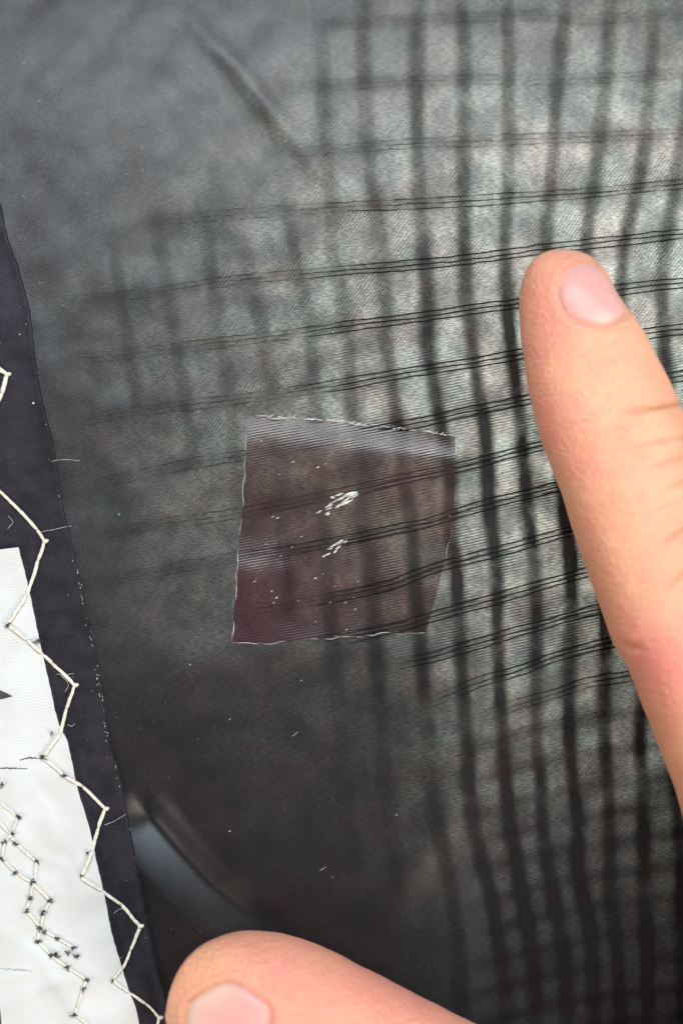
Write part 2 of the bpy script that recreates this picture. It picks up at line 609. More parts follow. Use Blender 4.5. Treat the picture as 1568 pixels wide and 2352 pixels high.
# the upright dark bands of the ripstop grid
BANDS = [
    ([(836, -60), (836, 0), (834, 125), (851, 400), (874, 550), (884, 688), (886, 788), (900, 888), (916, 988), (926, 1088), (944, 1201), (949, 1301), (961, 1426), (969, 1526), (976, 1626), (984, 1726), (984, 1789), (1004, 1889), (1024, 1989), (1039, 2064), (1049, 2139), (1065, 2420)], 38),
    ([(959, -60), (959, 0), (956, 125), (959, 400), (971, 550), (981, 688), (981, 788), (996, 888), (1014, 988), (1034, 1088), (1034, 1201), (1046, 1301), (1054, 1426), (1059, 1526), (1064, 1626), (1074, 1726), (1074, 1789), (1086, 1889), (1109, 1989), (1129, 2064), (1141, 2139), (1159, 2264), (1164, 2420)], 36),
    ([(1061, -60), (1061, 0), (1066, 125), (1064, 400), (1066, 550), (1071, 688), (1084, 788), (1096, 888), (1114, 988), (1119, 1088), (1126, 1201), (1139, 1301), (1141, 1426), (1146, 1526), (1149, 1626), (1156, 1726), (1161, 1789), (1169, 1889), (1189, 1989), (1199, 2064), (1214, 2139), (1226, 2264), (1232, 2420)], 35),
    ([(1164, -60), (1164, 0), (1166, 125), (1166, 400), (1159, 550), (1164, 688), (1171, 788), (1184, 888), (1196, 988), (1204, 1088), (1214, 1201), (1226, 1301), (1231, 1426), (1231, 1526), (1231, 1626), (1234, 1726), (1241, 1789), (1246, 1889), (1256, 1989), (1271, 2064), (1284, 2139), (1299, 2264), (1305, 2420)], 34),
    ([(1303, -60), (1299, 0), (1284, 125), (1266, 400), (1254, 550), (1256, 700), (1275, 950), (1299, 1201), (1309, 1301), (1311, 1426), (1306, 1526), (1306, 1626), (1309, 1726), (1314, 1789), (1326, 1889), (1326, 1989), (1339, 2064), (1354, 2139), (1361, 2264), (1365, 2420)], 34),
    ([(1401, -60), (1399, 0), (1396, 125), (1366, 400), (1346, 550), (1345, 700), (1362, 1000), (1385, 1250), (1391, 1426), (1389, 1526), (1386, 1626), (1389, 1726), (1394, 1789), (1399, 1889), (1399, 1989), (1399, 2064), (1411, 2139), (1421, 2264), (1428, 2420)], 33),
    ([(1503, -60), (1501, 0), (1499, 125), (1469, 400), (1434, 550), (1425, 650), (1430, 900), (1455, 1300), (1470, 1540), (1471, 1626), (1469, 1726), (1474, 1789), (1476, 1889), (1476, 1989), (1479, 2064), (1484, 2139), (1486, 2264), (1491, 2420)], 33),
    ([(1604, -60), (1600, 0), (1590, 125), (1554, 400), (1529, 550), (1519, 650), (1524, 760), (1530, 900), (1540, 1300), (1548, 1600), (1549, 1726), (1551, 1789), (1556, 1889), (1562, 1989), (1565, 2139), (1568, 2420)], 33),
    ([(735, 40), (745, 250), (757, 400), (760, 480), (765, 600), (789, 688), (800, 800), (805, 930), (815, 1000), (834, 1088), (834, 1201), (849, 1301), (859, 1426), (868, 1560), (885, 1800), (910, 2000), (930, 2120)], 36),
    ([(640, 420), (665, 520), (690, 640), (712, 760), (722, 900), (732, 1060), (745, 1200), (758, 1400), (770, 1560), (790, 1800), (815, 2050)], 34),
    ([(455, 420), (475, 560), (505, 760), (530, 900), (545, 1100), (560, 1250)], 34),
    ([(350, 440), (375, 600), (405, 780), (430, 950), (450, 1150)], 34),
    ([(250, 500), (275, 650), (300, 820), (330, 1000)], 32),
    ([(545, 480), (570, 620), (600, 760), (625, 900), (640, 1100), (655, 1300), (668, 1460)], 34),
]


def clear(px, py):
    """how dark the bands lie: least where the cloth is slack, with finger shade painted in"""
    c = 0.42 + 0.58 * smooth(720, 1040, px) * smooth(250, 950, py)
    c = c + 0.16 * smooth(820, 1000, px) * smooth(900, 300, py)
    lo = smooth(1500, 1700, py) * smooth(1130, 930, px)
    c = c * (1 - 0.62 * lo)
    c = c * (0.72 + 0.28 * smooth(560, 860, px))
    c = c * (1 - 0.5 * smooth(2050, 2250, py) * smooth(1350, 1150, px))
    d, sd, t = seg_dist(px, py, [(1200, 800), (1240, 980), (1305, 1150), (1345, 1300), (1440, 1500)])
    return c + 0.22 * np.exp(-(d / 55) ** 2)  # bands darkened beside the finger: its contact shade painted in


for pts, w in BANDS:
    n = int(length_of(pts) / 11)
    P = catmull(pts, n)
    off = np.linspace(-1, 1, 9)
    prof = np.exp(-(np.abs(off) / 0.66) ** 3.4)
    prof[0] = prof[-1] = 0.0
    hw = w * (0.80 + 0.14 * vnoise(P[:, 0], P[:, 1], 140, 5))
    bx = P[:, :1] + off[None] * hw[:, None]
    by = np.repeat(P[:, 1:2], 9, 1)
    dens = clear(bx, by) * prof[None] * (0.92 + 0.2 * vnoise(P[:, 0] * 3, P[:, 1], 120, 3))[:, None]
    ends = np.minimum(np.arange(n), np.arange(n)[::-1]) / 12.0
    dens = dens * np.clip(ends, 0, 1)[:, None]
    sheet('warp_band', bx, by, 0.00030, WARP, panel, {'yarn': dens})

# the level bundles of three black cords
ROWS = [
    [(700, 60), (909, 47), (1234, 35), (1360, 44), (1620, 30)],
    [(640, 205), (909, 187), (1219, 182), (1334, 182), (1534, 172), (1620, 168)],
    [(600, 352), (809, 340), (909, 331), (1009, 327), (1114, 323), (1224, 319), (1324, 315), (1429, 311), (1534, 308), (1620, 304)],
    [(320, 510), (600, 488), (809, 474), (909, 470), (1009, 466), (1114, 459), (1209, 453), (1314, 446), (1414, 438), (1504, 429), (1620, 420)],
    [(140, 690), (337, 673), (537, 645), (737, 626), (912, 611), (1034, 601), (1114, 591), (1209, 578), (1309, 566), (1474, 546), (1620, 534)],
    [(130, 828), (337, 808), (537, 783), (737, 758), (809, 746), (909, 736), (1034, 718), (1134, 703), (1184, 697), (1330, 678), (1484, 657), (1620, 645)],
    [(140, 975), (300, 945), (437, 930), (637, 905), (787, 883), (909, 860), (1009, 844), (1134, 825), (1184, 816), (1330, 790), (1504, 763), (1620, 748)],
    [(180, 1120), (400, 1072), (640, 1032), (860, 990), (984, 965), (1059, 949), (1144, 932), (1209, 918), (1400, 888), (1554, 865), (1620, 856)],
    [(200, 1235), (400, 1200), (560, 1178), (700, 1150), (809, 1128), (909, 1104), (1034, 1078), (1134, 1052), (1234, 1026), (1400, 990)],
    [(220, 1340), (400, 1305), (560, 1278), (700, 1258), (809, 1237), (884, 1221), (984, 1200), (1059, 1176), (1144, 1151), (1259, 1124), (1380, 1095)],
    [(560, 1400), (700, 1382), (809, 1362), (899, 1341), (1001, 1304), (1084, 1282), (1174, 1258), (1274, 1230), (1400, 1196)],
    [(700, 1478), (820, 1460), (919, 1438), (1006, 1412), (1099, 1387), (1184, 1361), (1274, 1336), (1334, 1317), (1440, 1290)],
    [(900, 1530), (1019, 1501), (1094, 1480), (1184, 1453), (1274, 1426), (1359, 1403), (1460, 1378)],
    [(930, 1630), (1014, 1602), (1104, 1566), (1189, 1542), (1269, 1511), (1359, 1486), (1419, 1471), (1520, 1446)],
    [(960, 1690), (1080, 1655), (1179, 1622), (1264, 1597), (1344, 1570), (1434, 1555), (1560, 1530)],
]
for y in (1640, 1720, 1797, 1864, 1930, 2003, 2074, 2148, 2214, 2282, 2350):
    ROWS.append([(1000, y + 96), (1120, y + 66), (1230, y + 36), (1330, y + 14), (1434, y), (1530, y - 10), (1640, y - 20)])


def cord_show(px, py):
    c = smooth(650, 930, px) * 0.55 + 0.45
    c = c * (0.62 + 0.38 * smooth(250, 620, px))
    c = c * (0.22 + 0.78 * smooth(150, 760, py))
    c = c * (1 - 0.75 * smooth(1480, 1660, py))
    c = c * (1 - 0.35 * smooth(1050, 950, px) * smooth(1050, 1500, py))
    return c


for ri, pts in enumerate(ROWS):
    n = int(length_of(pts) / 7)
    P = catmull(pts, n)
    P[:, 1] += 1.3 * vnoise(P[:, 0], P[:, 1], 90, 1)
    T = np.gradient(P, axis=0)
    T /= np.linalg.norm(T, axis=1)[:, None]
    N = np.stack([-T[:, 1], T[:, 0]], 1)
    ends = np.clip(np.minimum(np.arange(n), np.arange(n)[::-1]) / 10.0, 0, 1)
    off = np.linspace(-1, 1, 7)
    prof = np.exp(-(np.abs(off) / 0.62) ** 2.6)
    prof[0] = prof[-1] = 0
    hw = 27 if ri < 15 else 21
    bx, by = P[:, :1] + off * N[:, :1] * hw, P[:, 1:] + off * N[:, 1:] * hw
    k = 0.20 if ri < 15 else 0.42
    dens = k * prof[None] * ends[:, None] * (0.85 + 0.15 * smooth(450, 900, bx)) * (0.9 + 0.35 * vnoise(bx, by, 110, 2))
    dens = dens * (1 - 0.8 * smooth(1600, 1800, by) * smooth(1150, 1050, bx))
    sheet('weft_band', bx, by, 0.00020, WEFT, panel, {'yarn': dens})
    if ri > 15:
        continue
    for j in (-1, 0, 1):
        q = P + N * (j * (11.0 + 1.6 * vnoise(P[:, 0], P[:, 1] + 50 * j, 160, 4)))[:, None] if j else P.copy()
        q[:, 1] += 1.2 * vnoise(q[:, 0] + 300 * j, q[:, 1] + 97 * j, 26, 0)
        sh = cord_show(q[:, 0], q[:, 1])
        br = smooth(-0.55, 0.25, 0.6 * vnoise(q[:, 0] + 500 * j, q[:, 1] * 2, 48, 2) + 0.8 * vnoise(q[:, 0] + 200 * j, q[:, 1], 17, 5) * (1.1 - sh) + 1.6 * sh - 0.85)
        dn = np.clip(1.15 * sh * (0.35 + 0.65 * br), 0, 1.3) * ends
        tube_obj('weft_thread', W(q[:, 0], q[:, 1], 0.00040), S * (1.15 + 0.65 * sh * br), CORD, panel, 5, 0.7, {'yarn': dn})

# ------------------------------------------------------------ the repair patch
TL, TR, BR, BL = np.array((572, 955.)), np.array((1044, 1001.)), np.array((977, 1454.)), np.array((532, 1478.))
nu, nv = 70, 70
a, b = np.meshgrid(np.linspace(0, 1, nu), np.linspace(0, 1, nv))
left = (1 - b)[..., None] * TL + b[..., None] * BL
right = (1 - b)[..., None] * TR + b[..., None] * BR
right[..., 0] += 26 * np.sin(np.pi * b) * (1 - 0.3 * b)
Q = (1 - a)[..., None] * left + a[..., None] * right
Q[..., 1] += (-6 * np.sin(np.pi * a) * (1 - b) + 3 * np.sin(2 * np.pi * a) * b)
PXg, PYg = Q[..., 0], Q[..., 1]
rough_edge = 1.5 * vnoise(PXg, PYg, 9, 1)
edge_w = ((b < 0.005) | (b > 0.995)) * 1.0
PYg = PYg + rough_edge * edge_w
lift = 0.00010 + 0.0013 * np.where(b < 0.13, np.sin(b / 0.13 * np.pi / 2), np.cos(np.clip((b - 0.13) / 0.4, 0, 1) * np.pi / 2) ** 1.5) * (0.40 + 0.85 * a)
lift += 0.0005 * np.exp(-((a - 0.08) / 0.14) ** 2 - ((b - 0.72) / 0.12) ** 2)
lift += 0.00006 * (1 + vnoise(PXg, PYg, 80, 5))
patch = sheet('repair_patch', PXg, PYg, 0.0, PATCH, panel.parent, {'dye': smooth(0.75, 0.15, a) * smooth(0.25, 0.8, b)}, lift)
patch['label'] = 'reddish brown sheer square patch with frayed edges and a small white tear'


def on_patch(px, py):
    i = np.argmin((PXg - px) ** 2 + (PYg - py) ** 2)
    return float(lift.ravel()[i])


def fibre(name, parent, p0, p1, r, mat, up=0.0001, bend=3.0, n=7, taper=True, patch_=True):
    t = np.linspace(0, 1, n)
    x = p0[0] + (p1[0] - p0[0]) * t
    y = p0[1] + (p1[1] - p0[1]) * t
    dx, dy = p1[0] - p0[0], p1[1] - p0[1]
    l = math.hypot(dx, dy) + 1e-6
    bd = random.uniform(-bend, bend) * np.sin(np.pi * t)
    x, y = x - dy / l * bd, y + dx / l * bd
    base = on_patch((p0[0] + p1[0]) / 2, (p0[1] + p1[1]) / 2) if patch_ else 0.0
    co = W(x, y, base + up + 0.00008 * np.sin(np.pi * t))
    rr = r * S * (np.sin(np.pi * (0.08 + 0.84 * t)) if taper else 1.0)
    return tube_obj(name, co, rr, mat, parent, 5, 0.8)


# frayed yarn ends round the patch: the left side is nearly unbroken, the others in tufts
for side in ('top', 'left', 'bottom', 'right'):
    if side == 'top':
        ex, ey = PXg[0], PYg[0]
    elif side == 'bottom':
        ex, ey = PXg[-1], PYg[-1]
    elif side == 'left':
        ex, ey = PXg[:, 0], PYg[:, 0]
    else:
        ex, ey = PXg[:, -1], PYg[:, -1]
    tot = length_of(np.stack([ex, ey], 1))
    s = 0.0
    while s < tot - 12:
        L = random.uniform(12, 34)
        skip = {'top': 0.30, 'left': 0.45, 'bottom': 0.50, 'right': 0.85}[side]
        if random.random() > skip:
            i0, i1 = int(s / tot * 69), min(69, int((s + L) / tot * 69) + 1)
            jit = lambda: random.uniform(-2.2, 2.2)
            r = random.uniform(0.35, 0.85) * (1.2 if side == 'top' else 1.0)
            lint = FRAY if random.random() < 0.35 else LINT
            fibre('frayed_yarn', patch, (ex[i0] + jit(), ey[i0] + jit()), (ex[i1] + jit(), ey[i1] + jit()), r, lint, 0.00012, 2.5)
        s += L * random.uniform(0.45, 0.9)
for k in range(34):                   # short whiskers standing off the upper edge
    i = random.randrange(4, 66)
    x, y = PXg[0, i], PYg[0, i]
    fibre('frayed_yarn', patch, (x - random.uniform(0, 5), y + random.uniform(0, 4)), (x + random.uniform(3, 13), y - random.uniform(1, 7)), random.uniform(0.5, 1.0), FRAY, 0.0001, 2)


def zoom1(x, y):
    return 459.3 + x * 0.4394, 861.2 + y * 0.4394


tears = [((645, 705), (700, 680), 4), ((655, 690), (740, 640), 3), ((700, 690), (760, 655), 6.5), ((690, 640), (770, 620), 3.2),
         ((720, 680), (800, 635), 6), ((735, 640), (835, 603), 4), ((760, 650), (845, 605), 5.2), ((790, 625), (842, 604), 3),
         ((650, 735), (680, 715), 3.2), ((590, 732), (640, 708), 2.2), ((675, 640), (705, 636), 1.8), ((710, 660), (770, 630), 2.5),
         ((660, 915), (720, 880), 2.4), ((690, 900), (770, 858), 3.0), ((640, 950), (690, 925), 1.7), ((700, 915), (740, 890), 1.8),
         ((635, 955), (660, 945), 1.4), ((745, 880), (775, 862), 1.5), ((690, 935), (720, 915), 1.2)]
for p0, p1, r in tears:               # light through each slit, drawn as a bunch of thin white fibres
    q0, q1 = zoom1(*p0), zoom1(*p1)
    for k in range(max(2, int(r * 0.9))):
        o = random.uniform(-1, 1) * r * 0.8
        f0, f1 = random.uniform(-0.05, 0.35), random.uniform(0.6, 1.05)
        e0 = (q0[0] + (q1[0] - q0[0]) * f0 + o * 0.45, q0[1] + (q1[1] - q0[1]) * f0 + o)
        e1 = (q0[0] + (q1[0] - q0[0]) * f1 + o * 0.45, q0[1] + (q1[1] - q0[1]) * f1 + o + random.uniform(-1.5, 1.5))
        fibre('tear_light', patch, e0, e1, random.uniform(0.8, 1.9), FRAY if random.random() < 0.85 else LINT, 0.00012 + random.uniform(0, 0.0001), 1.5)
for (x, y) in [(485, 455), (615, 482), (380, 740), (405, 748), (530, 845), (480, 900), (345, 885), (420, 945), (642, 1040), (602, 1062), (825, 1080),
               (285, 1080), (680, 1190), (760, 1190), (810, 1225), (605, 1290), (765, 1332), (512, 1180), (385, 1190), (400, 1165), (320, 345),
               (655, 465), (415, 520), (800, 1165), (705, 1105), (375, 1130)]:
    c = zoom1(x, y)
    l = random.uniform(1.5, 4.2)
    fibre('pinhole_light', patch, (c[0] - l, c[1] + l * 0.4), (c[0] + l, c[1] - l * 0.4), random.uniform(0.6, 1.6), FRAY if random.random() < 0.5 else LINT, 0.00014, 0.5, 5)  # pale specks drawn for the light coming through pinholes

# --------------------------------------------------------------- the seam tape
SEAM = [(-60, 300), (0, 460), (18, 540), (45, 620), (70, 715), (86, 850), (104, 940), (122, 1010), (150, 1180), (180, 1300), (190, 1350), (210, 1450), (235, 1580), (250, 1690), (272, 1775), (292, 1860), (310, 1960), (330, 2060), (346, 2150), (366, 2230), (385, 2300), (398, 2380), (430, 2520)]
P = catmull(SEAM, 330)
P[:, 0] += 1.4 * vnoise(P[:, 0], P[:, 1], 14, 0)
dd = np.concatenate([[0, 0.4, 2, 5, 9, 14, 20, 28], np.linspace(40, 420, 30)])
sx = P[:, :1] - dd[None]
sy = np.repeat(P[:, 1:], len(dd), 1)
prof = np.where(dd < 1, 0.00003, 0.00020 + 0.00010 * np.exp(-((dd - 7) / 7.0) ** 2))
off = np.repeat(prof[None], len(P), 0) + 0.00012 * (1 + vnoise(sx, sy, 70, 2)) * (dd > 1)[None]
off = off + 0.0002 * smooth(1700, 1900, sy) * np.exp(-(dd / 30) ** 2)[None] * (dd > 1)[None]
strip = sheet('seam_strip', sx[:, ::-1], sy[:, ::-1], 0.0, STRIP, kite, None, off[:, ::-1])
strip['label'] = 'dark purplish seam tape with raised edge'

# ------------------------------------------------------------ the white dacron


def zoom4(x, y):
    return x * 0.3896, 1435.3 + y * 0.3896


DAC = [(43, 1257), (52, 1290), (62, 1330), (74, 1385), (84, 1435)] + [zoom4(*p) for p in
       [(240, 110), (300, 380), (350, 590), (400, 690), (455, 950), (530, 1200), (565, 1370), (610, 1560), (660, 1810), (715, 2000), (760, 2150), (800, 2250), (825, 2370), (880, 2600)]]
P = catmull(DAC, 240)
P[:, 0] += 0.8 * vnoise(P[:, 0], P[:, 1], 8, 3)
dd = np.concatenate([[0, 0.3, 3, 8], np.linspace(15, 520, 60)])
sx = P[:, :1] - dd[None]
sy = P[:, 1:] + 0.12 * dd[None] * smooth(1330, 1257, P[:, 1:])
BASE_D = 0.00085


def dac_up(px, py):
    h = BASE_D + 0.00045 * vnoise(px, py, 120, 1) * smooth(1600, 1850, py) + 0.00020 * vnoise(px, py, 55, 2) * smooth(1750, 1950, py)
    for ln, a, w in (([(0, 1770), (60, 1762), (120, 1740)], -0.00018, 7), ([(0, 2250), (70, 2236), (130, 2190)], 0.00030, 12),
                     ([(60, 1960), (150, 1990), (200, 2080)], 0.00022, 14), ([(0, 1850), (40, 1905), (90, 1960)], 0.00025, 14),
                     ([(0, 2130), (80, 2190), (180, 2330)], 0.00030, 16), ([(110, 1900), (170, 1960), (215, 2060)], 0.00020, 10),
                     ([(20, 2320), (110, 2260), (230, 2240)], 0.00030, 14), ([(60, 1800), (110, 1860), (130, 1950)], 0.00020, 12)):
        d, sd, t = seg_dist(px, py, ln)
        h = h + a * np.exp(-(d / w) ** 2) * np.sin(np.clip(0.1 + 0.8 * t, 0, 1) * math.pi)
    return h


off = dac_up(sx, sy)
off[:, 0] = 0.0003
dac = sheet('dacron_panel', sx[:, ::-1], sy[:, ::-1], 0.0, DACRON, kite, {'woven': smooth(1790, 1690, sy[:, ::-1])}, off[:, ::-1])
dac['label'] = 'white woven dacron reinforcement with cut edge and stitch holes'


def flat_mark(name, poly, up=0.00006):
    P = np.array([zoom4(*p) for p in poly])
    c = P.mean(0)
    rings = [c + (P - c) * f for f in (1.0, 0.66, 0.33)]
    pts = np.concatenate(rings + [c[None]])
    co = W(pts[:, 0], pts[:, 1], dac_up(pts[:, 0], pts[:, 1]) + up)
    n = len(P)
    F = []
    for r in range(2):
        for j in range(n):
            F.append((r * n + j, r * n + (j + 1) % n, (r + 1) * n + (j + 1) % n, (r + 1) * n + j))
    for j in range(n):
        F.append((2 * n + j, 2 * n + (j + 1) % n, 3 * n))
    return mesh_obj(name, co, F, INK, dac)


flat_mark('printed_wedge', [(-260, 250), (-120, 318), (0, 384), (40, 402), (77, 421), (40, 431), (0, 440), (-130, 452), (-260, 462)])
flat_mark('printed_wedge', [(-60, 2170), (-20, 2200), (0, 2250), (6, 2300), (10, 2352), (16, 2420), (-60, 2420)])


def dac_line(name, pts, r, mat, n=24, jag=1.5):
    P = catmull([zoom4(*p) for p in pts], n)
    P[:, 1] += RNG.normal(0, jag, n) * 0.5
    rr = r * S * (0.5 + RNG.random(n)) * np.sin(np.pi * np.linspace(0.06, 0.94, n)) ** 0.6
    return tube_obj(name, W(P[:, 0], P[:, 1], dac_up(P[:, 0], P[:, 1]) + 0.00003), rr, mat, dac, 5, 0.6)


dac_line('loose_yarn', [(-40, 846), (60, 845), (165, 849)], 1.6, TUFT)
dac_line('loose_yarn', [(118, 797), (180, 784), (240, 788)], 1.6, TUFT)
dac_line('loose_yarn', [(5, 2026), (90, 2034), (195, 2042)], 1.5, LINT)

# --------------------------------------------------------------- the stitching
ZIG = [[(-70, 815), (-25, 828), (17, 860), (4, 905), (-30, 970)],
       [(-40, 1075), (0, 1128), (86, 1216), (103, 1243), (88, 1288), (62, 1367), (17, 1435), (62, 1470), (100, 1504), (122, 1525), (172, 1574), (152, 1628), (138, 1686), (99, 1741), (150, 1783), (190, 1806), (242, 1858), (226, 1902), (212, 1955), (186, 2015), (236, 2047), (280, 2078), (322, 2128), (300, 2184), (281, 2226), (259, 2252), (300, 2282), (335, 2305), (366, 2338), (350, 2385), (330, 2440)]]
ROW_A = [zoom4(*p) for p in [(-70, 1090), (0, 1165), (50, 1225), (95, 1290), (212, 1395), (205, 1500), (180, 1605), (156, 1690), (238, 1788), (340, 1848), (432, 1905)]]
ROW_B = [zoom4(*p) for p in [(-60, 985), (0, 1040), (105, 1135), (72, 1222), (32, 1285), (12, 1378), (95, 1460), (190, 1520), (297, 1627), (256, 1700), (238, 1790), (224, 1868), (300, 1948), (400, 2020), (512, 2095), (490, 2145), (440, 2298), (530, 2372)]]
ROW_C = [zoom4(*p) for p in [(-80, 1230), (30, 1285), (12, 1375)]]


def layer_up(px, py):
    px, py = np.asarray(px, float), np.asarray(py, float)
    xe = np.interp(py, [p[1] for p in DAC], [p[0] for p in DAC])
    f = smooth(5, -7, px - xe) * (py > 1258)
    return (1 - f) * 0.00042 + f * (dac_up(px, py) + 0.00002)


def stitch(p0, p1, r, sag):
    L = math.hypot(p1[0] - p0[0], p1[1] - p0[1])
    n = max(9, int(L / 3.2))
    t = np.linspace(0, 1, n)
    x = p0[0] + (p1[0] - p0[0]) * t
    y = p0[1] + (p1[1] - p0[1]) * t
    nx, ny = -(p1[1] - p0[1]) / L, (p1[0] - p0[0]) / L
    wob = sag * np.sin(np.pi * t) + 0.7 * vnoise(x * 1.7, y * 1.7, 22, 4)
    x, y = x + nx * wob, y + ny * wob
    arch = r * S * (0.55 + 0.35 * np.sin(np.pi * t)) - r * S * 0.8 * np.exp(-(np.minimum(t, 1 - t) * L / 3.0) ** 2)
    rad = r * S * (0.86 + 0.04 * np.sin(t * L / 2.6) + 0.10 * vnoise(x, y, 19, 5))
    rad *= 1 - 0.25 * np.exp(-(np.minimum(t, 1 - t) * L / 5.0) ** 2)
    return tube_obj('stitch', W(x, y, layer_up(x, y) + arch), rad, THREAD, kite, 8, 0.6)


for row, r in ((ZIG[0], 6.0), (ZIG[1], 4.7), (ROW_A, 3.5), (ROW_B, 3.5), (ROW_C, 3.3)):
    for p0, p1 in zip(row[:-1], row[1:]):
        rr = r * (0.82 if (p0[1] > 2150 and row is ZIG[1]) else 1.0)
        stitch(p0, p1, rr * random.uniform(0.92, 1.05), random.uniform(-1.2, 1.2))
# knots: a short nub of thread where a zigzag turns over the tape
for (x, y) in [(103, 1243), (172, 1574), (242, 1858), (322, 2128), (366, 2338), (17, 860)]:
    co = W(np.array([x - 5, x, x + 5, x + 9.]), np.array([y + 1, y, y - 1, y - 3.]), 0.00055)
    tube_obj('stitch_knot', co, S * np.array([3, 5.5, 5, 2.0]), THREAD, kite, 7)

HOLES = [(15, 940), (110, 1135), (75, 1225), (30, 1282), (92, 1292), (10, 1380), (95, 1460), (215, 1397), (190, 1518), (178, 1612), (155, 1692), (297, 1627), (255, 1700), (235, 1790), (268, 1808), (224, 1872),
         (340, 1850), (435, 1905), (300, 1950), (335, 1943), (400, 2020), (515, 2095), (492, 2145), (440, 2300), (455, 1955), (400, 1930), (250, 782), (385, 885), (305, 640), (475, 1480), (660, 2095), (200, 105), (45, 8), (235, 90), (515, 1340)]
for (x, y) in HOLES:
    px, py = zoom4(x, y)
    V, F = [], []
    small = (x, y) in [(475, 1480), (660, 2095), (515, 1340), (305, 640), (200, 105)]
    for k in range(4 if small else random.randint(6, 10)):
        an = random.uniform(0, 2 * math.pi)
        ln = random.uniform(2.5, 5) if small else random.uniform(3.5, 10)
        sx_, sy_ = px + random.gauss(0, 2.6), py + random.gauss(0, 2.6)
        t = np.linspace(0, 1, 5)
        qx = sx_ + np.cos(an) * ln * t + random.uniform(-1.5, 1.5) * t * t
        qy = sy_ + np.sin(an) * ln * 0.7 * t + random.uniform(-1.5, 1.5) * t * t
        v, f = tube(W(qx, qy, layer_up(qx, qy) + 0.00012 + 0.00028 * np.sin(np.pi * t)), S * random.uniform(0.9, 2.2) * (1 - 0.75 * t), 5)
        F += [tuple(i + sum(len(q) for q in V) for i in ff) for ff in f]
        V.append(v)
    mesh_obj('yarn_tuft', np.concatenate(V), F, TUFT, dac)

# loose lint on tape and cloth
for pts in ([(95, 1222), (120, 1217), (150, 1211), (165, 1208)], [(20, 1185), (30, 1200), (18, 1215)], [(118, 1060), (150, 1056), (183, 1058)],
            [(130, 1548), (150, 1549), (170, 1546)], [(240, 1895), (265, 1885), (290, 1870)], [(262, 2098), (275, 2088), (292, 2088)],
            [(155, 1665), (165, 1668), (172, 1662)], [(672, 1690), (684, 1682)], [(735, 2000), (748, 1992)], [(140, 1550), (158, 1572), (150, 1590)]):
    P = catmull(pts, 12)
    P[:, 1] += 1.2 * vnoise(P[:, 0], P[:, 1], 12, 3)
    up = np.where(P[:, 0] < np.interp(P[:, 1], [p[1] for p in SEAM], [p[0] for p in SEAM]), 0.0006, 0.0001)
    tube_obj('lint_fibre', W(P[:, 0], P[:, 1], up), S * 0.75 * (0.6 + RNG.random(12) * 0.5), LINT, strip, 5)
for (x, y, r) in [(77, 926, 2.6), (46, 768, 1.5), (60, 745, 1.1)]:
    fibre('lint_speck', strip, (x - r, y + r * .3), (x + r, y - r * .4), r, FRAY, 0.0006, 0.3, 5, True, False)
# pale chafed threads along the rolled edge of the tape
for k in range(46):
    y = random.uniform(1280, 1830) if k < 36 else random.uniform(700, 2100)
    x = np.interp(y, [p[1] for p in SEAM], [p[0] for p in SEAM]) - random.uniform(1, 11)
    l = random.uniform(1.5, 6)
    fibre('chafed_thread', strip, (x, y), (x + random.uniform(-1, 3), y + l), random.uniform(0.5, 1.2), LINT if random.random() < .7 else FRAY, 0.00062, 0.5, 5, True, False)

# ------------------------------------------------------------------- the hand
def ring_loft(axis, n_rings, n_seg=36, power=2.3):
    """axis rows: px, py, height of centre over the cloth (mm), half width (layout px), half height (mm)"""
    A = catmull(axis, n_rings)
    cx, cy = A[:, 0], A[:, 1]
    z = H(cx, cy) + A[:, 2] * 1e-3
    k = (D - z) / D
    C = np.stack([(cx - 784) * S * k, (1176 - cy) * S * k, z], 1)
    hw = np.maximum(A[:, 3], 2) * S * k
    hh = np.maximum(A[:, 4], 0.2) * 1e-3
    T = np.gradient(C, axis=0)
    T /= np.linalg.norm(T, axis=1)[:, None]
    side = np.cross(T, [0, 0, 1.0])
    side /= np.linalg.norm(side, axis=1)[:, None]
    up = np.cross(side, T)
    a = np.linspace(0, 2 * math.pi, n_seg, endpoint=False)
    ca = np.sign(np.cos(a)) * np.abs(np.cos(a)) ** (2 / power)
    sa = np.sign(np.sin(a)) * np.abs(np.sin(a)) ** (2 / power)
    V = C[:, None] + ca[None, :, None] * side[:, None] * hw[:, None, None] + sa[None, :, None] * up[:, None] * hh[:, None, None]
    V = V.reshape(-1, 3)
    F = []
    for i in range(n_rings - 1):
        for j in range(n_seg):
            F.append((i * n_seg + j, i * n_seg + (j + 1) % n_seg, (i + 1) * n_seg + (j + 1) % n_seg, (i + 1) * n_seg + j))
    F.append(tuple(range(n_seg))[::-1])
    F.append(tuple((n_rings - 1) * n_seg + j for j in range(n_seg)))
    return V, F


